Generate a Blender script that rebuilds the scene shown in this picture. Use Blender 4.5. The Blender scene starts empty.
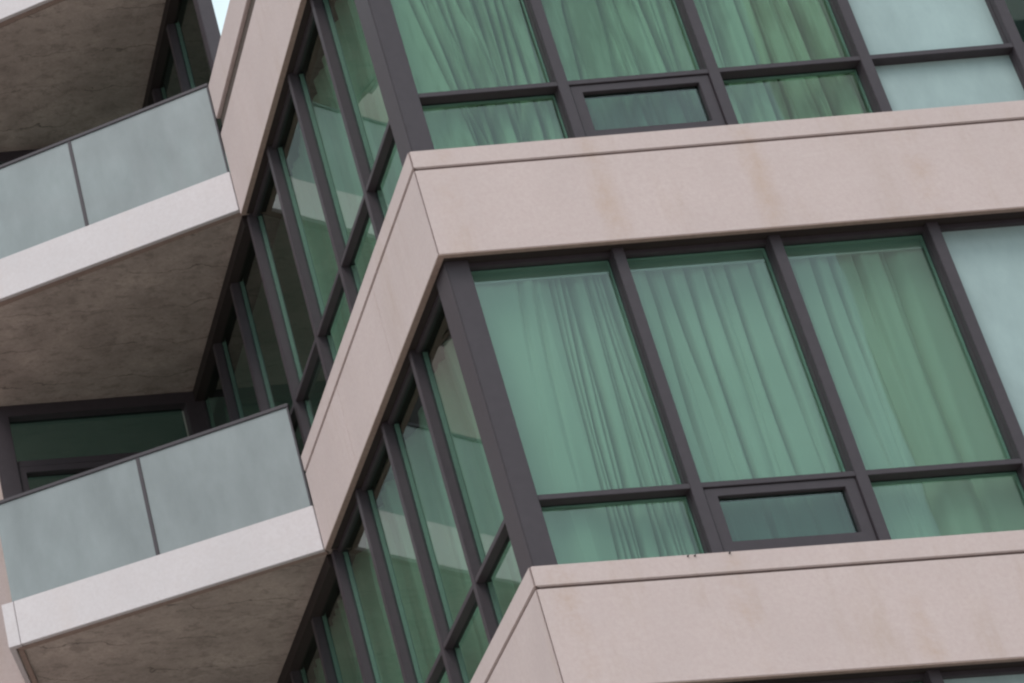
import bpy, bmesh, math, random
from mathutils import Vector, Matrix, noise as mnoise

# ------------------------------------------------------------------ scene, camera, light
S = bpy.context.scene
C = S.collection
W, HH = 1024, 683
S.render.resolution_x, S.render.resolution_y = W, HH

AZ, EL, ROLL = math.radians(-4.890), math.radians(34.171), math.radians(-2.124)
F_PX, SX, SY = 3055.385, -1235.0, -151.0
CAM = Vector((-5.907, -16.952, -8.102))
fw = Vector((math.sin(AZ)*math.cos(EL), math.cos(AZ)*math.cos(EL), math.sin(EL)))
rt = Vector((math.cos(AZ), -math.sin(AZ), 0))
up = rt.cross(fw)
r2 = rt*math.cos(ROLL) + up*math.sin(ROLL)
u2 = -rt*math.sin(ROLL) + up*math.cos(ROLL)
cam = bpy.data.cameras.new('camera')
co = bpy.data.objects.new('camera', cam); C.objects.link(co)
m = Matrix((r2, u2, -fw)).transposed().to_4x4(); m.translation = CAM
co.matrix_world = m
cam.sensor_width = 36
cam.lens = F_PX/W*36
cam.shift_x = -SX/W            # the photo is a crop from one side of a larger frame
cam.shift_y = SY/W
cam.clip_end = 2000
cam.clip_start = 0.1
S.camera = co

SUN_AZ, SUN_EL = math.radians(213), math.radians(50)   # clockwise from +y
sd = Vector((math.sin(SUN_AZ)*math.cos(SUN_EL), math.cos(SUN_AZ)*math.cos(SUN_EL), math.sin(SUN_EL)))
wld = bpy.data.worlds.new('World'); S.world = wld; wld.use_nodes = True
nt = wld.node_tree; nt.nodes.clear()
def N(t, tree, **kw):
    n = tree.nodes.new(t)
    for k, v in kw.items(): setattr(n, k, v)
    return n
out = N('ShaderNodeOutputWorld', nt)
sky = N('ShaderNodeTexSky', nt, sky_type='NISHITA'); sky.sun_disc = False
sky.sun_elevation = SUN_EL; sky.sun_rotation = SUN_AZ
bg1 = N('ShaderNodeBackground', nt); bg1.inputs['Strength'].default_value = 0.09
nt.links.new(sky.outputs[0], bg1.inputs['Color'])
# overcast layer: soft cloud, a little brighter round the veiled sun
tc = N('ShaderNodeTexCoord', nt)
dot = N('ShaderNodeVectorMath', nt, operation='DOT_PRODUCT'); dot.inputs[1].default_value = sd
nt.links.new(tc.outputs['Generated'], dot.inputs[0])
mr = N('ShaderNodeMapRange', nt); mr.inputs['From Min'].default_value = -0.6; mr.inputs['From Max'].default_value = 1.0
mr.inputs['To Min'].default_value = 0.72; mr.inputs['To Max'].default_value = 1.22
nt.links.new(dot.outputs['Value'], mr.inputs['Value'])
cn = N('ShaderNodeTexNoise', nt); cn.inputs['Scale'].default_value = 7.0; cn.inputs['Detail'].default_value = 5
nt.links.new(tc.outputs['Generated'], cn.inputs['Vector'])
cm = N('ShaderNodeMapRange', nt); cm.inputs['From Min'].default_value = .3; cm.inputs['From Max'].default_value = .7
cm.inputs['To Min'].default_value = .68; cm.inputs['To Max'].default_value = 1.32
nt.links.new(cn.outputs[0], cm.inputs['Value'])
mu = N('ShaderNodeMath', nt, operation='MULTIPLY')
nt.links.new(mr.outputs[0], mu.inputs[0]); nt.links.new(cm.outputs[0], mu.inputs[1])
bg2 = N('ShaderNodeBackground', nt); bg2.inputs['Color'].default_value = (.80, .96, 1.0, 1)
nt.links.new(mu.outputs[0], bg2.inputs['Strength'])
mx = N('ShaderNodeMixShader', nt); mx.inputs[0].default_value = .85
nt.links.new(bg1.outputs[0], mx.inputs[1]); nt.links.new(bg2.outputs[0], mx.inputs[2])
nt.links.new(mx.outputs[0], out.inputs['Surface'])

sl = bpy.data.lights.new('sun', 'SUN'); so = bpy.data.objects.new('sun', sl); C.objects.link(so)
sl.energy = 1.3; sl.angle = math.radians(26); sl.color = (1.0, .93, .88)
so.rotation_euler = (-sd).to_track_quat('-Z', 'Y').to_euler()

S.view_settings.view_transform = 'Standard'; S.view_settings.look = 'None'
S.view_settings.exposure = 0.53; S.view_settings.gamma = 1; S.view_settings.use_curve_mapping = False
S.render.engine = 'CYCLES'
S.cycles.use_denoising = True
S.cycles.sample_clamp_indirect = 2.0; S.cycles.max_bounces = 12; S.cycles.transparent_max_bounces = 24
S.cycles.pixel_filter_type = 'BLACKMAN_HARRIS'; S.cycles.filter_width = 2.3

# ------------------------------------------------------------------ materials
def mat(name):
    m = bpy.data.materials.new(name); m.use_nodes = True
    t = m.node_tree; t.nodes.clear()
    o = N('ShaderNodeOutputMaterial', t)
    return m, t, o
def ramp(t, src, p0, c0, p1, c1):
    r = N('ShaderNodeValToRGB', t)
    e = r.color_ramp.elements
    e[0].position, e[0].color = p0, (*c0, 1); e[1].position, e[1].color = p1, (*c1, 1)
    t.links.new(src, r.inputs[0]); return r.outputs[0]
def noise(t, vec, scale, detail=4, rough=.55, sc=None):
    if sc:
        mp = N('ShaderNodeMapping', t); mp.inputs['Scale'].default_value = sc
        t.links.new(vec, mp.inputs[0]); vec = mp.outputs[0]
    n = N('ShaderNodeTexNoise', t); n.inputs['Scale'].default_value = scale
    n.inputs['Detail'].default_value = detail; n.inputs['Roughness'].default_value = rough
    t.links.new(vec, n.inputs['Vector']); return n.outputs[0]
def mixc(t, fac, a, b, mode='MIX'):
    x = N('ShaderNodeMix', t, data_type='RGBA', blend_type=mode)
    for s, v in ((0, fac), (6, a), (7, b)):
        if hasattr(v, 'is_output') or isinstance(v, bpy.types.NodeSocket): t.links.new(v, x.inputs[s])
        elif s == 0: x.inputs[0].default_value = v
        else: x.inputs[s].default_value = (*v, 1)
    return x.outputs[2]
def bump(t, h, strength, dist=.01):
    b = N('ShaderNodeBump', t); b.inputs['Strength'].default_value = strength; b.inputs['Distance'].default_value = dist
    t.links.new(h, b.inputs['Height']); return b.outputs[0]

def stone_mat(name, base, stain, amount=.5, streak=True):
    m, t, o = mat(name)
    p = N('ShaderNodeBsdfPrincipled', t)
    obj_ = N('ShaderNodeTexCoord', t).outputs['Object']
    big = noise(t, obj_, 1.3, 5, .6)
    fine = noise(t, obj_, 70, 3, .7)
    mid = noise(t, obj_, 9, 4, .65)
    c = mixc(t, ramp(t, big, .35, (0, 0, 0), .7, (1, 1, 1)), base, tuple(x*.90 for x in base))
    c = mixc(t, ramp(t, mid, .35, (0, 0, 0), .75, (.5, .5, .5)), c, tuple(x*y for x, y in zip(base, (.93, .90, .89))))
    c = mixc(t, ramp(t, noise(t, obj_, 34, 5, .75), .40, (0, 0, 0), .74, (.6, .6, .6)), c, tuple(x*y for x, y in zip(base, (.82, .78, .77))))
    if streak:
        st = noise(t, obj_, 1.0, 6, .75, (3.0, 3.0, .55))
        st2 = noise(t, obj_, 1.7, 3, .5)
        f = N('ShaderNodeMath', t, operation='MULTIPLY')
        t.links.new(ramp(t, st, .52, (0, 0, 0), .78, (amount,)*3), f.inputs[0])
        t.links.new(ramp(t, st2, .3, (.25,)*3, .65, (1, 1, 1)), f.inputs[1])
        c = mixc(t, f.outputs[0], c, stain)
        # rusty run-off under each mullion of the long facade
        sx = N('ShaderNodeSeparateXYZ', t); t.links.new(obj_, sx.inputs[0])
        q = N('ShaderNodeMath', t, operation='MULTIPLY_ADD'); t.links.new(noise(t, obj_, 2.5, 4, .6), q.inputs[0]); q.inputs[1].default_value = .16
        t.links.new(sx.outputs['X'], q.inputs[2])
        pp = N('ShaderNodeMath', t, operation='PINGPONG'); pp.inputs[1].default_value = .965/2
        su = N('ShaderNodeMath', t, operation='SUBTRACT'); t.links.new(q.outputs[0], su.inputs[0]); su.inputs[1].default_value = 1.134+.08
        t.links.new(su.outputs[0], pp.inputs[0])
        run = ramp(t, pp.outputs[0], .0, (.48,)*3, .11, (0,)*3)
        g2 = N('ShaderNodeMath', t, operation='MULTIPLY'); t.links.new(run, g2.inputs[0])
        t.links.new(ramp(t, noise(t, obj_, 1.05, 6, .75), .46, (0,)*3, .64, (1,)*3), g2.inputs[1])
        c = mixc(t, g2.outputs[0], c, tuple(x*y for x, y in zip(stain, (1.12, 1.05, 1.0))))
    t.links.new(c, p.inputs['Base Color']); p.inputs['Roughness'].default_value = .85
    p.inputs['Specular IOR Level'].default_value = .25
    t.links.new(bump(t, fine, .25, .004), p.inputs['Normal'])
    t.links.new(p.outputs[0], o.inputs[0]); return m

def plain_mat(name, base, rough=.5, metal=0, var=.12, spec=.5, scale=25, bmp=0):
    m, t, o = mat(name)
    p = N('ShaderNodeBsdfPrincipled', t)
    obj_ = N('ShaderNodeTexCoord', t).outputs['Object']
    n = noise(t, obj_, scale, 4, .6)
    c = mixc(t, n, tuple(x*(1-var) for x in base), tuple(min(1, x*(1+var)) for x in base))
    t.links.new(c, p.inputs['Base Color']); p.inputs['Roughness'].default_value = rough
    p.inputs['Metallic'].default_value = metal; p.inputs['Specular IOR Level'].default_value = spec
    if bmp: t.links.new(bump(t, n, bmp, .004), p.inputs['Normal'])
    t.links.new(p.outputs[0], o.inputs[0]); return m

def soffit_mat():
    m, t, o = mat('bare_concrete')
    p = N('ShaderNodeBsdfPrincipled', t)
    obj_ = N('ShaderNodeTexCoord', t).outputs['Object']
    base = (.40, .325, .293)
    big = noise(t, obj_, 1.9, 8, .70); fine = noise(t, obj_, 42, 6, .78)
    c = mixc(t, ramp(t, big, .3, (0,)*3, .72, (1,)*3), tuple(x*1.25 for x in base), tuple(x*.62 for x in base))
    c = mixc(t, ramp(t, fine, .42, (0,)*3, .66, (.42,)*3), c, tuple(x*.55 for x in base))
    scr = noise(t, obj_, 7, 8, .78, (1.0, 1.35, 1))
    c = mixc(t, ramp(t, scr, .52, (0,)*3, .59, (.48,)*3), c, tuple(x*.45 for x in base))
    # board joints and hair cracks: thin warped lines
    w = N('ShaderNodeTexNoise', t); w.inputs['Scale'].default_value = 3.2; w.inputs['Detail'].default_value = 6
    t.links.new(obj_, w.inputs['Vector'])
    sep = N('ShaderNodeSeparateXYZ', t); t.links.new(obj_, sep.inputs[0])
    a = N('ShaderNodeMath', t, operation='MULTIPLY_ADD'); t.links.new(w.outputs[0], a.inputs[0]); a.inputs[1].default_value = .42
    t.links.new(sep.outputs['Y'], a.inputs[2])
    b = N('ShaderNodeMath', t, operation='MULTIPLY'); t.links.new(a.outputs[0], b.inputs[0]); b.inputs[1].default_value = 1.75
    fr = N('ShaderNodeMath', t, operation='FRACT'); t.links.new(b.outputs[0], fr.inputs[0])
    line = ramp(t, fr.outputs[0], .0, (1, 1, 1), .030, (0, 0, 0))
    brk = ramp(t, noise(t, obj_, 2.9, 3, .6), .40, (0,)*3, .50, (.9,)*3)
    lf = N('ShaderNodeMath', t, operation='MULTIPLY'); t.links.new(line, lf.inputs[0]); t.links.new(brk, lf.inputs[1])
    c = mixc(t, lf.outputs[0], c, tuple(x*.25 for x in base))
    t.links.new(c, p.inputs['Base Color']); p.inputs['Roughness'].default_value = .9
    p.inputs['Specular IOR Level'].default_value = .2
    t.links.new(bump(t, fine, .35, .006), p.inputs['Normal'])
    t.links.new(p.outputs[0], o.inputs[0]); return m

def glass_mat(name, tint, ior=1.86, wave=.009):
    m, t, o = mat(name)
    tr = N('ShaderNodeBsdfTransparent', t); tr.inputs[0].default_value = (*[x**.5 for x in tint], 1)
    gl = N('ShaderNodeBsdfGlossy', t); gl.inputs['Roughness'].default_value = .01
    gl.inputs['Color'].default_value = (.82, .93, .89, 1)
    fr = N('ShaderNodeFresnel', t); fr.inputs['IOR'].default_value = ior
    obj_ = N('ShaderNodeTexCoord', t).outputs['Object']
    oi = N('ShaderNodeObjectInfo', t); va = N('ShaderNodeVectorMath', t, operation='MULTIPLY_ADD')   # every pane bows its own way
    va.inputs[0].default_value = (37, 19, 53); t.links.new(oi.outputs['Random'], va.inputs[1]); t.links.new(obj_, va.inputs[2])
    nb = bump(t, noise(t, va.outputs[0], 1.6, 1.5, .45), wave, .08)
    t.links.new(nb, gl.inputs['Normal'])
    mxs = N('ShaderNodeMixShader', t)
    geo = N('ShaderNodeNewGeometry', t)      # mirror on the outer skin of the pane only
    iv = N('ShaderNodeMath', t, operation='SUBTRACT'); iv.inputs[0].default_value = 1; t.links.new(geo.outputs['Backfacing'], iv.inputs[1])
    fm = N('ShaderNodeMath', t, operation='MULTIPLY'); t.links.new(fr.outputs[0], fm.inputs[0]); t.links.new(iv.outputs[0], fm.inputs[1])
    t.links.new(fm.outputs[0], mxs.inputs[0]); t.links.new(tr.outputs[0], mxs.inputs[1]); t.links.new(gl.outputs[0], mxs.inputs[2])
    t.links.new(mxs.outputs[0], o.inputs[0]); return m

def frosted_mat(name, base, rough, see, gloss=.5):
    m, t, o = mat(name)
    p = N('ShaderNodeBsdfPrincipled', t)
    obj_ = N('ShaderNodeTexCoord', t).outputs['Object']
    n = ramp(t, noise(t, obj_, 1.6, 6, .65, (1.5, 1.5, .7)), .32, (0,)*3, .68, (1,)*3)
    t.links.new(mixc(t, n, tuple(x*.84 for x in base), tuple(x*1.1 for x in base)), p.inputs['Base Color'])
    p.inputs['Roughness'].default_value = rough; p.inputs['Specular IOR Level'].default_value = gloss
    tr = N('ShaderNodeBsdfTransparent', t); tr.inputs[0].default_value = (.70, .84, .82, 1)
    mxs = N('ShaderNodeMixShader', t); mxs.inputs[0].default_value = see
    t.links.new(p.outputs[0], mxs.inputs[1]); t.links.new(tr.outputs[0], mxs.inputs[2])
    t.links.new(mxs.outputs[0], o.inputs[0]); return m

def fabric_mat(name, base, trans=.14, band=0):
    m, t, o = mat(name)
    d = N('ShaderNodeBsdfDiffuse', t); tl = N('ShaderNodeBsdfTranslucent', t)
    obj_ = N('ShaderNodeTexCoord', t).outputs['Object']
    n = noise(t, obj_, 4, 4, .6, (1, 1, .3))
    c = mixc(t, n, tuple(x*.88 for x in base), base)
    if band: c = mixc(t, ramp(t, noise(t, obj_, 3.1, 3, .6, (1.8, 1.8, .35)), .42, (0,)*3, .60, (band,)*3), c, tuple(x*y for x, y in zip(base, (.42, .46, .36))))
    t.links.new(c, d.inputs[0]); t.links.new(c, tl.inputs[0])
    mxs = N('ShaderNodeMixShader', t); mxs.inputs[0].default_value = trans
    t.links.new(d.outputs[0], mxs.inputs[1]); t.links.new(tl.outputs[0], mxs.inputs[2])
    t.links.new(mxs.outputs[0], o.inputs[0]); return m

M = dict(
    stone=stone_mat('pink_precast', (.476, .378, .366), (.33, .235, .175), .5),
    fascia=stone_mat('balcony_fascia_paint', (.53, .475, .488), (.45, .40, .40), .15),
    under=plain_mat('brown_stone_edge', (.26, .185, .16), .9, var=.3, spec=.2),  # browner and darker than the stone face
    groove=plain_mat('groove_shadow_backing', (.10, .075, .066), .9, var=.3, spec=.1),
    metal=plain_mat('charcoal_aluminium', (.044, .034, .040), .5, 0, .2, .28, 18),
    soffit=soffit_mat(),
    flashing=plain_mat('dark_brown_flashing', (.028, .020, .019), .8, var=.2, spec=.2),
    glass=glass_mat('green_tinted_glass', (.385, .535, .475)),
    sash_glass=glass_mat('dark_sash_glass', (.20, .32, .29)),
    pale=frosted_mat('pale_backed_glass', (.26, .325, .325), .25, .0, .6),
    rail_glass=frosted_mat('frosted_rail_glass', (.245, .258, .265), .3, .18, .3),
    curtain=fabric_mat('white_curtain', (.70, .72, .62)),
    dim_cloth=fabric_mat('grey_curtain', (.62, .60, .58), .15),
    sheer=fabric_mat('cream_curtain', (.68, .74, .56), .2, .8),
    spacer=plain_mat('pale_aluminium_spacer', (.62, .64, .62), .5, var=.05),
    inside=plain_mat('interior_paint', (.42, .42, .39), .8, var=.05),
    room_shade=plain_mat('shaded_interior_colour', (.10, .10, .095), .8, var=.05),  # room dimness put into the colour, darker than the other interiors
    floor=plain_mat('interior_floor', (.22, .17, .12), .6, var=.2),
    plastic=plain_mat('pale_plastic', (.85, .92, .94), .4, var=.03),
    asphalt=plain_mat('asphalt', (.055, .055, .057), .9, var=.25, scale=3),
    paving=plain_mat('concrete_paving', (.42, .37, .335), .9, var=.15, scale=1.5),
    far_wall=stone_mat('far_render', (.42, .40, .36), (.3, .27, .24), .3),
    far_pale=stone_mat('far_white_render', (.82, .82, .79), (.5, .48, .44), .2),
    far_glass=plain_mat('far_window_glass', (.05, .08, .09), .08, var=.2, spec=.8),
)

# ------------------------------------------------------------------ mesh helpers
def box(bm, x0, x1, y0, y1, z0, z1):
    v = [bm.verts.new((x, y, z)) for z in (z0, z1) for y in (y0, y1) for x in (x0, x1)]
    for f in ((0, 2, 3, 1), (4, 5, 7, 6), (0, 1, 5, 4), (2, 6, 7, 3), (0, 4, 6, 2), (1, 3, 7, 5)):
        bm.faces.new([v[i] for i in f])
def prism(bm, poly, z0, z1):
    a = [bm.verts.new((x, y, z0)) for x, y in poly]; b = [bm.verts.new((x, y, z1)) for x, y in poly]
    n = len(poly)
    bm.faces.new(a[::-1]); bm.faces.new(b)
    for i in range(n): bm.faces.new((a[i], a[(i+1) % n], b[(i+1) % n], b[i]))
def obj(name, bm, material, parent=None, bevel=0, smooth=False):
    bmesh.ops.recalc_face_normals(bm, faces=bm.faces)
    if bevel:
        bmesh.ops.bevel(bm, geom=list(bm.edges), offset=bevel, segments=2, affect='EDGES', clamp_overlap=True)
    me = bpy.data.meshes.new(name); bm.to_mesh(me); bm.free()
    if smooth:
        for p in me.polygons: p.use_smooth = True
    me.materials.append(M[material])
    o = bpy.data.objects.new(name, me); C.objects.link(o)
    if parent: o.parent = parent
    return o
def boxobj(name, dims, material, parent=None, bevel=0):
    bm = bmesh.new(); box(bm, *dims); return obj(name, bm, material, parent, bevel)
def boxes(name, lst, material, parent=None, bevel=0):
    bm = bmesh.new()
    for d in lst: box(bm, *d)
    return obj(name, bm, material, parent, bevel)
def thing(name, label, cat, loc=(0, 0, 0), group=None):
    o = bpy.data.objects.new(name, None); C.objects.link(o); o.location = loc
    o['label'] = label; o['category'] = cat
    if group: o['group'] = group
    return o
def tag(o, label, cat, group=None):
    o['label'] = label; o['category'] = cat
    if group: o['group'] = group
    return o
def struct(name, bm, material):
    o = obj(name, bm, material); o['kind'] = 'structure'; return o

# ------------------------------------------------------------------ ground
GZ = -9.7
bm = bmesh.new(); box(bm, -600, 600, -600, 600, GZ-.5, GZ); struct('ground', bm, 'paving')
bm = bmesh.new(); box(bm, -600, 600, -34, -22, GZ+.004, GZ+.008); struct('road', bm, 'asphalt')
bm = bmesh.new()
for y in (-34.3, -22.0): box(bm, -600, 600, y, y+.3, GZ+.002, GZ+.12)
struct('kerb', bm, 'paving')

# ------------------------------------------------------------------ the tower
H = 3.0
HB, HC = .796, .134
T = thing('apartment_tower', 'pink stone apartment tower corner with green glass windows and angled glass balconies', 'building', (0, 0, GZ))
T.location = (0, 0, 0)
XR, YB = 7.9, 7.04               # extent of the right facade; plane of the balcony back wall
SB = 4.08                        # where the balcony meets the left facade
GR, GL = .188, .122              # glass planes: right facade y, left facade x
FR, FL = .100, .065              # mullion fronts
PX, PW = 1.134, .965             # right facade: first mullion, spacing
LX = 1.235                       # left facade: first mullion
ZBOT = {0: 0.0, 1: 3.0}

def stone_band(z, hc, groove, top_extra=0, l_end=SB, joints=True):
    """one belt of stone round the corner: z = top of the standard belt"""
    zb = z-HB
    top = z+top_extra
    # dark backing that shows in the joints, and carries the panels
    bm = bmesh.new()
    prism(bm, [(.03, .03), (XR, .03), (XR, .16), (.13, .16), (.13, l_end-.02), (.03, l_end-.02)], zb+.012, top-.012)
    band = obj('stone_band', bm, 'groove', T)
    g = .010
    # copings, mitred at the corner
    zc = top-hc
    bm = bmesh.new(); prism(bm, [(g*.35, 0), (XR+.01, 0), (XR+.01, .26), (.26, .26)], zc, top); obj('coping', bm, 'stone', band, .006)
    bm = bmesh.new(); prism(bm, [(0, g*.35), (.26, .26+g*.35), (.26, l_end), (0, l_end)], zc, top); obj('coping', bm, 'stone', band, .006)
    # face panels, mitred at the corner, thin joints along their length
    zt = zc-groove
    bm = bmesh.new(); prism(bm, [(.006, .003), (XR, .003), (XR, .036), (.042, .036)], zb, zt); obj('panel', bm, 'stone', band, .004)
    ys = [.006, 1.42, 2.78, l_end] if joints else [.006, l_end]
    for i in range(len(ys)-1):
        a, b = ys[i], ys[i+1]-.003
        bm = bmesh.new()
        prism(bm, [(.003, a if i else .006), (.036, a if i else .042), (.036, b), (.003, b)], zb, zt)
        obj('panel', bm, 'stone', band, .003)
    # underside lip in a darker brown than the face, then the dark reveal up to the window head
    bm = bmesh.new()
    prism(bm, [(.004, .004), (XR, .004), (XR, .044), (.044, .044), (.044, l_end), (.004, l_end)], zb-.006, zb)
    obj('lip', bm, 'under', band)
    bm = bmesh.new()
    prism(bm, [(.04, .04), (XR, .04), (XR, .34), (.34, .34), (.34, YB), (.04+.09, YB), (.13, l_end), (.04, l_end)], zb+.004, zb+.011)
    obj('head_flashing', bm, 'flashing', band)
    return band
stone_band(0, HC, .016)
stone_band(3, HC, .016)
stone_band(6, .335, .15, .475, joints=False)
stone_band(-3, HC, .016)

def ring(name, a0, a1, z0, z1, ta, tb0, tb1, d0, d1, material, parent, side=False, bevel=.003):
    """rectangular frame in one piece: width ta at the sides, tb0 at the foot, tb1 at the head, depth d0..d1"""
    bm = bmesh.new(); L = []
    for d in (d0, d1):
        for (p0, p1, q0, q1) in ((a0, a1, z0, z1), (a0+ta, a1-ta, z0+tb0, z1-tb1)):
            L.append([bm.verts.new((d, p, q) if side else (p, d, q)) for p, q in ((p0, q0), (p1, q0), (p1, q1), (p0, q1))])
    of, inf, ob, inb = L
    for i in range(4):
        j = (i+1) % 4
        bm.faces.new((of[i], of[j], inf[j], inf[i])); bm.faces.new((ob[i], ob[j], inb[j], inb[i]))
        bm.faces.new((of[i], of[j], ob[j], ob[i])); bm.faces.new((inf[i], inf[j], inb[j], inb[i]))
    return obj(name, bm, material, parent, bevel)

def mull(x, z0, z1):                         # right facade
    return boxes('mullion', [(x-.035, x+.035, FR, GR+.05, z0, z1)], 'metal', T, .003)
def mull_l(s, z0, z1):
    return boxes('mullion', [(FL, GL+.05, s-.035, s+.035, z0, z1)], 'metal', T, .004)

def spacer(a, b, z0, z1, d, parent, side=False):
    ring('spacer', a+.002, b-.002, z0, z1, .012, .012, .012, d+.016, d+.036, 'spacer', parent, side, 0)

def window_r(x0, x1, zb, kind):
    """bay of the right facade between mullion axes; zb = top of stone, to the head at zb + 2.2"""
    z0, z1, zt = zb-.005, zb+2.2+.01, zb+.5
    a, b = x0+.03, x1-.03
    fr = ring('window', a-.004, b+.004, z0, z1, .012, .022, .03, FR+.045, GR+.04, 'metal', T)
    boxobj('transom', (a, b, FR+.004, GR+.03, zt-.018, zt+.018), 'metal', fr, .003)
    g = 'pale' if kind == 'pale' else 'glass'
    boxobj('pane', (a, b, GR, GR+.012, zt+.02, z1-.03), g, fr)
    if g == 'glass': spacer(a, b, zt+.02, z1-.03, GR, fr)
    if kind != 'pale' and zb >= 0:
        boxobj('pelmet', (a+.004, b-.004, GR+.038, GR+.050, zb+2.10, zb+2.46), 'dim_cloth', fr)
    if kind == 'sash':
        q0, q1, w = z0+.024, zt-.022, .072
        y0, y1 = FR+.016, GR+.02
        sash = ring('sash', a+.009, b-.009, q0, q1, w, .10, .055, y0, y1, 'metal', fr)
        boxobj('pane', (a+w, b-w, GR-.035, GR-.023, q0+.09, q1-.05), 'sash_glass', fr)
    else:
        boxobj('pane', (a, b, GR, GR+.012, z0+.02, zt-.02), g, fr)
        if g == 'glass': spacer(a, b, z0+.02, zt-.02, GR, fr)
    return fr
def window_l(s0, s1, z0, z1, zt):
    a, b = s0+.03, s1-.03
    fr = ring('window', a-.004, b+.004, z0, z1, .008, .022, .03, FL+.035, GL+.03, 'metal', T, True)
    boxobj('transom', (FL+.004, GL+.03, a, b, zt-.018, zt+.018), 'metal', fr, .003)
    boxobj('pane', (GL, GL+.012, a, b, zt+.02, z1-.03), 'glass', fr)
    boxobj('pane', (GL, GL+.012, a, b, z0+.02, zt-.02), 'glass', fr)
    for q0, q1 in ((zt+.02, z1-.03), (z0+.02, zt-.02)):
        for e0 in (a+.002, b-.014):
            boxobj('spacer', (GL+.016, GL+.044, e0, e0+.012, q0, q1), 'spacer', fr)
    return fr

xs = [PX+PW*i for i in range(8)]
kinds = ['fixed', 'sash', 'fixed', 'pale', 'fixed', 'sash', 'fixed', 'fixed']
ssL = [LX+PW*i for i in range(6)]
FLOORS = {-1: -.8+.0, 0: 2.2, 1: 5.2}
SLAB = {0: H-HB+.007, 1: 2*H-HB+.048, 2: 3*H-HB-.260}     # soffit height of the balcony above storey k
FASC, RAIL = .372, .888
for k in (-1, 0, 1):
    z = 3.0*k
    boxobj('corner_post', (.060, .207, FR, .36, z-.02, z+2.21), 'metal', T, .006)
    if k == -1: z0m = z
    for x in xs: mull(x, z-.01, z+2.21)
    e = [.207-.03]+xs
    for i in range(len(xs)): window_r(e[i], e[i+1], z, kinds[i] if k >= 0 or i != 2 else 'pale')
    if k < 0: continue
    e = [.36-.03]+ssL+[YB+.0]
    for i in range(len(e)-1):
        floor = z if e[i+1] < SB+.3 else (SLAB[k-1]+FASC if k > 0 else z)
        head = z+2.21 if e[i+1] < SB+.3 else SLAB[k]+.02
        if i < len(ssL): mull_l(ssL[i], z-.01, head)
        window_l(e[i], e[i+1], floor-.005, head, z+.5 if floor < z+.3 else floor+.5)

for k in (0, 1, 2):
    boxobj('soffit_trim', (FL-.02, GL+.03, SB+.12 if k < 2 else 4.25, YB-.03, SLAB[k]-.085, SLAB[k]+.016), 'flashing', T)
# terrace storey above: end post and glazed side wall opening on the upper balcony
zf = SLAB[1]+FASC
boxobj('end_post', (.095, .215, 4.12, 4.24, 5.95, SLAB[2]+.3), 'metal', T, .006)
for s in (5.11, 6.08): mull_l(s, zf-.02, SLAB[2]+.02)
e = [4.22, 5.11, 6.08, YB]
for i in range(3): window_l(e[i], e[i+1], zf, SLAB[2]+.02, zf+.55)
bm = bmesh.new(); prism(bm, [(.13, 4.26), (.19, 4.26), (.90, YB), (.84, YB)], 5.9, SLAB[2]+.3); obj('interior_wall', bm, 'room_shade', T)  # slanted wall added so the side glass backs onto darkness
bm = bmesh.new(); prism(bm, [(.10, 4.26), (.18, 4.26), (.86, YB), (.10, YB)], SLAB[2]+.03, SLAB[2]+.2); obj('shade_ceiling', bm, 'room_shade', T)  # added lid keeping sky light off the slanted wall
bm = bmesh.new(); prism(bm, [(.26, .26), (XR, .26), (XR, YB+2), (.26, YB+2)], 5.80, 5.95); obj('terrace_deck', bm, 'paving', T)

# small anchors left in the coping under a mullion
for x, z in ((.915, -.012), (.955, -.013), (1.155, -.012)):
    bm = bmesh.new(); bmesh.ops.create_cone(bm, cap_ends=True, segments=8, radius1=.006, radius2=.004, depth=.018,
        matrix=Matrix.Translation((x, -.004, z)) @ Matrix.Rotation(math.radians(90), 4, 'X'))
    obj('anchor_bolt', bm, 'flashing', T)
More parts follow.
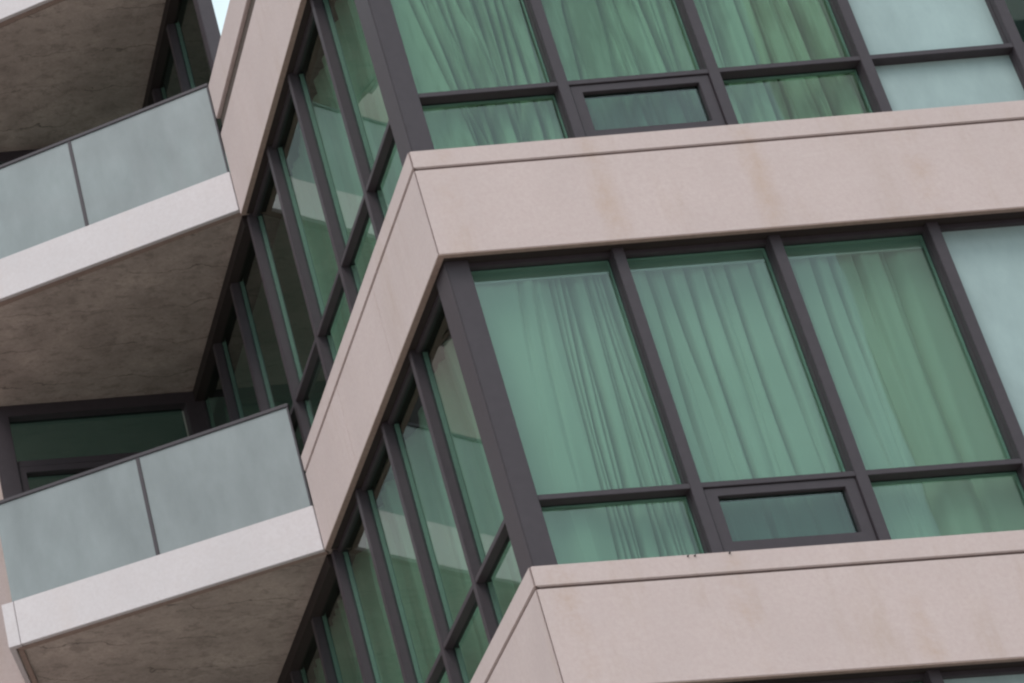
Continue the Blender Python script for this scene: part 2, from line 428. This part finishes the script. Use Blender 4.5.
# balconies: skewed slab, painted fascia, drip lip, glass guard
w = Vector((math.cos(math.radians(149.02)), math.sin(math.radians(149.02))))
nrm = Vector((w.y, -w.x))                    # points back into the building
if nrm.y < 0: nrm = -nrm
A = Vector((-.002, 4.08)); P = A+w*2.56
Q = Vector((-1.735, YB))                    # back left corner
def off(p, d): return p+nrm*d
lft = (Q-P).normalized(); ln_in = Vector((lft.y, -lft.x))
def balcony(k, guard=True):
    zb = SLAB[k]; zt = zb+FASC
    inner = [(.13, A.y+.06), tuple(off(A, .05)), tuple(off(P, .05)+ln_in*.03), (Q.x+.03, YB), (.15, YB)]
    bm = bmesh.new(); prism(bm, inner, zb+.020, zt-.02)
    slab = obj('balcony', bm, 'soffit', T)
    # fascia with a vertical joint near its left end and a return along the left side
    bm = bmesh.new(); j = A+w*2.455
    prism(bm, [tuple(A), tuple(j), tuple(off(j, .045)), tuple(off(A, .045))], zb, zt)
    obj('fascia', bm, 'fascia', slab, .004)
    bm = bmesh.new(); j2 = A+w*2.459
    prism(bm, [tuple(j2), tuple(P), tuple(P+lft*1.2), tuple(P+lft*1.2+ln_in*.035), tuple(off(P, .045)+ln_in*.035-w*0), tuple(off(j2, .045))], zb, zt)
    obj('fascia', bm, 'fascia', slab, .003)
    # drip lip just behind the fascia, then a dark strip painting the shade of a thin groove
    bm = bmesh.new()
    prism(bm, [tuple(off(A, .046)), tuple(off(P, .046)+ln_in*.04), tuple(off(P, .10)+ln_in*.07), tuple(off(A, .10))], zb+.003, zb+.018)
    prism(bm, [tuple(off(P, .09)+ln_in*.036), (Q.x+.04, YB-.02), (Q.x+.08, YB-.02), tuple(off(P, .09)+ln_in*.075)], zb+.003, zb+.018)
    obj('drip_lip', bm, 'under', slab)
    bm = bmesh.new()
    prism(bm, [tuple(off(A, .103)), tuple(off(P, .103)+ln_in*.07), tuple(off(P, .122)+ln_in*.075), tuple(off(A, .122))], zb+.0165, zb+.0195)
    obj('drip_groove_shade', bm, 'groove', slab)
    if guard:
        zr = zt+RAIL
        L = 2.47
        div = [1.24]
        segs = [(.02, 1.225), (1.255, L)]
        for a, b in segs:
            bm = bmesh.new(); p, q = A+w*a, A+w*b
            prism(bm, [tuple(off(p, .012)), tuple(off(q, .012)), tuple(off(q, .024)), tuple(off(p, .024))], zt-.05+.055, zr-.02)
            obj('glass_panel', bm, 'rail_glass', slab)
        for d in div:
            bm = bmesh.new(); p, q = A+w*(d-.015), A+w*(d+.015)
            prism(bm, [tuple(off(p, .004)), tuple(off(q, .004)), tuple(off(q, .05)), tuple(off(p, .05))], zt+.001, zr-.03)
            obj('guard_post', bm, 'metal', slab, .003)
        bm = bmesh.new(); p, q = A+w*.0, A+w*(L+.06)
        prism(bm, [tuple(p), tuple(q), tuple(off(q, .05)), tuple(off(p, .05))], zr-.032, zr)
        obj('handrail', bm, 'metal', slab, .004)
        # side glass along the left edge
        bm = bmesh.new(); p, q = P+lft*.05+ln_in*.1, Q+ln_in*.1-lft*.05
        prism(bm, [tuple(p), tuple(q), tuple(q+ln_in*.012), tuple(p+ln_in*.012)], zt+.005, zr-.02)
        obj('glass_panel', bm, 'rail_glass', slab)
        bm = bmesh.new()
        prism(bm, [tuple(p-ln_in*.02), tuple(q-ln_in*.02), tuple(q+ln_in*.03), tuple(p+ln_in*.03)], zr-.034, zr-.002)
        obj('handrail', bm, 'metal', slab, .004)
        # thin edge trim where the glass meets the stone
        bm = bmesh.new(); p, q = A+w*.004, A+w*.018
        prism(bm, [tuple(off(p, .005)), tuple(off(q, .005)), tuple(off(q, .03)), tuple(off(p, .03))], zt+.002, zr-.033)
        obj('edge_trim', bm, 'metal', slab)
    return slab
balcony(0); balcony(1); balcony(2, False)

# wall behind the balconies: stone pier at the left, dark window set between pier and glass side
zs = [GZ, SLAB[2]+.4]
boxobj('stone_pier', (-7.5, -1.742, YB, YB+.4, GZ, SLAB[2]+1.5), 'stone', T)
for k, (f, h) in enumerate(((SLAB[0]+FASC-.02, SLAB[1]+.02), (SLAB[1]+FASC-.02, SLAB[2]+.02), (SLAB[0]-2.2, SLAB[0]+.02))):
    x0, x1 = -1.738, .13
    fr = ring('balcony_window', x0, x1, f, h, .165, .08, .11, YB-.03, YB+.12, 'metal', T, bevel=.004)
    boxobj('transom', (x0+.16, x1-.16, YB+.0, YB+.11, h-.60, h-.545), 'metal', fr)
    boxobj('pane', (x0+.16, x1-.19, YB+.07, YB+.082, h-.55, h-.10), 'sash_glass', fr)
    boxobj('pane', (x0+.16, x1-.19, YB+.07, YB+.082, f+.07, h-.59), 'sash_glass', fr)
    ring('sash', x0+.168, x1-.168, f+.083, h-.603, .065, .06, .06, YB-.005, YB+.10, 'metal', fr)
# interiors
for k in (-1, 0, 1, 2):
    z = 3.0*k
    boxobj('floor_slab', (.30, XR, .30, YB+3, z-.50, z-.20), 'inside', T)
    boxobj('floor_slab', (-1.72, .29, YB+.14, YB+3, z-.72, z-.42), 'inside', T)
for k in (-1, 0, 1):
    z = 3.0*k
    boxobj('interior_wall', (1.0, XR, 3.9, 4.0, z-.2, z+2.5), 'inside', T)
    boxobj('interior_wall', (1.9, 2.0, 4.0, YB+3, z-.2, z+2.5), 'inside', T)
    boxobj('interior_wall', (-1.72, 2.0, YB+2.9, YB+3, z-.4, z+2.5), 'inside', T)
boxobj('facade_end', (XR+.02, XR+.4, 0, YB+3, GZ, 6.4), 'stone', T)
boxobj('tower_base', (.02, XR, .02, YB+3, GZ, -3.0-HB-.01), 'stone', T)

# ------------------------------------------------------------------ curtains
def curtain(name, x0, x1, z0, z1, y, seed, pleats, amp, material, label, gather=None, side=False, top=.18, twist=0.0, creases=(), fan=None, slant=0):
    """hanging cloth; pleats are crowded where gather(u) is dense"""
    rnd = random.Random(seed)
    nu, nv = 320, 44
    # irregular fold centres
    cs = []
    u = rnd.random()*.5
    ph = [rnd.random()*6.28 for _ in range(8)]
    dens = gather or (lambda t: 1.0)
    acc = [0.0]
    for i in range(nu):
        t = (i+.5)/nu
        acc.append(acc[-1]+dens(t)*(1+.60*math.sin(5.3*t+ph[0])+.33*math.sin(13.7*t+ph[1])))
    tot = acc[-1]
    bm = bmesh.new(); grid = []
    for j in range(nv+1):
        v = j/nv; row = []
        z = z1+(z0-z1)*v
        for i in range(nu+1):
            t = i/nu
            phase = acc[i]/tot*pleats*6.283+ph[2]+twist*v*math.sin(4.4*t+ph[6])*2
            fall = .55+.45*math.exp(-((v)/top)**2)+.25*math.sin(2.1*v+9*t+ph[3])
            n1 = mnoise.noise(Vector((t*6+seed, v*1.1, seed*.7)))
            a = amp*(.6+.9*n1+.3)*fall/(.6+.4*dens(t))
            sh = phase+1.2*mnoise.noise(Vector((t*3, v*1.6, seed+5)))
            d = a*(1.1-2.1*abs(math.sin(sh/2))**.55)
            d += a*.22*math.sin(2.3*phase+ph[4]+2*v)
            d += amp*.7*mnoise.noise(Vector((t*2.2+seed, v*.9, 3.1)))
            for tc, wd, dp, vf in creases:       # narrow creases: place, half width, depth, how far down they run
                tq = (tc if fan is None else tc+(fan[0]+(tc-fan[1])*fan[2]-tc)*(1-v)**1.3)+slant*v*math.sin(3*tc+1)+.025*mnoise.noise(Vector((tc*9+seed, v*2.2, 7.7)))
                d += dp*math.exp(-((t-tq)/wd)**2)*min(1, math.exp(-(v-vf)*5))
            d = max(d, -.062)
            dx = .03*math.sin(phase*.5+ph[5])*v
            p = (x0+(x1-x0)*t+dx, y+d, z)
            row.append(bm.verts.new((p[1], p[0], p[2]) if side else p))
        grid.append(row)
    for j in range(nv):
        for i in range(nu):
            bm.faces.new((grid[j][i], grid[j][i+1], grid[j+1][i+1], grid[j+1][i]))
    o = obj(name, bm, material, None, 0, True)
    md = o.modifiers.new('thickness', 'SOLIDIFY'); md.thickness = .002
    return tag(o, label, 'curtain', 'curtains behind the green windows')
YC = GR+.115
e = [.22]+xs
curtain('curtain', e[0], e[1], -.15, 2.47, YC, 3, 4, .034, 'curtain',
        'pale green curtain bunched into tight folds beside the wide corner post, middle floor',
        gather=lambda t: .22+2.2*max(0, min(1, (t-.45)/.12)),
        fan=(.60, .42, .62),
        creases=[(.10, .016, .04, .2), (.25, .02, .045, .3), (.43, .012, .07, .9), (.475, .007, .07, 1), (.545, .013, .10, 1), (.60, .007, .07, 1), (.645, .015, .10, 1),
                 (.735, .008, .09, 1), (.77, .012, .07, 1), (.86, .009, .10, 1), (.895, .006, .05, 1), (.965, .012, .08, 1)])
curtain('curtain', e[1], e[2], -.15, 2.47, YC, 8, 4, .04, 'curtain',
        'evenly pleated pale curtain above the small opening sash, middle floor',
        creases=[(.10, .014, .08, .25), (.22, .012, .09, .5), (.335, .013, .10, .35), (.47, .012, .10, .8), (.60, .014, .08, .3), (.72, .011, .09, .6), (.86, .012, .08, .4)])
curtain('curtain', e[2], e[3], -.15, 2.47, YC, 14, 2.6, .045, 'curtain',
        'smooth pale curtain beside the frosted pane, middle floor', gather=lambda t: 1.4-t,
        creases=[(.12, .012, .08, .2), (.27, .013, .09, .35), (.40, .012, .09, .25), (.55, .014, .07, .15), (.70, .013, .06, .12)])
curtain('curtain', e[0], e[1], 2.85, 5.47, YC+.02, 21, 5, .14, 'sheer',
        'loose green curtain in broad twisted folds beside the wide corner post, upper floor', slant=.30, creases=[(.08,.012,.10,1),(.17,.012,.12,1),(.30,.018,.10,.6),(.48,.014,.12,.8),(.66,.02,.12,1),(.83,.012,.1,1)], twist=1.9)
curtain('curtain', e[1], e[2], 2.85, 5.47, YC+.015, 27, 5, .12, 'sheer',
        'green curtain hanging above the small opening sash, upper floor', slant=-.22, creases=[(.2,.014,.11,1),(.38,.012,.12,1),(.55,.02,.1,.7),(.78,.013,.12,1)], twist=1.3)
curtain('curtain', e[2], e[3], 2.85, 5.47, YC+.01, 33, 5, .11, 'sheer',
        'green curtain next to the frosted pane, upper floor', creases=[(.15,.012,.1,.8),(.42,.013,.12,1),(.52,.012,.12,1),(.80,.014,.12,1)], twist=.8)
curtain('curtain', .4, 3.9, 2.85, 5.42, GL+.20, 41, 13, .06, 'curtain',
        'long pleated curtain behind the narrow side windows of the upper floor', side=True)
curtain('curtain', .9, 6.2, -.15, 2.42, GL+.20, 47, 19, .06, 'curtain',
        'long pleated curtain behind the narrow side windows of the middle floor', side=True)

# ------------------------------------------------------------------ block across the street (seen in the glass)
def far_block(x0, x1, y0, y1, zt, label, floors, bays, wm):
    b = thing('apartment_block', label, 'building', ((x0+x1)/2, (y0+y1)/2, GZ))
    def add(name, bm, mt, par):
        o = obj(name, bm, mt, par)
        return o
    bm = bmesh.new(); cx, cy = (x0+x1)/2, (y0+y1)/2
    box(bm, x0-cx, x1-cx, y0-cy, y1-cy, 0, zt-GZ); wall = add('wall', bm, wm, b)
    bm = bmesh.new(); box(bm, x0-cx-.3, x1-cx+.3, y0-cy-.3, y1-cy+.3, zt-GZ, zt-GZ+.5); add('roof_edge', bm, 'stone', b)
    bw = (x1-x0)/bays; fh = (zt-GZ)/floors
    for f in range(max(0, floors-9), floors):
        for i in range(bays):
            xa = x0-cx+bw*(i+.18); xb = x0-cx+bw*(i+.82); za = fh*(f+.28)
            bm = bmesh.new(); box(bm, xa, xb, y1-cy-.05, y1-cy+.03, za, za+fh*.52)
            add('window', bm, 'far_glass', b)
    return b
far_block(25.0, 36, -46, -40, 40, 'tall white apartment tower across the street, mirrored beside the frosted panes', 13, 3, 'far_pale')
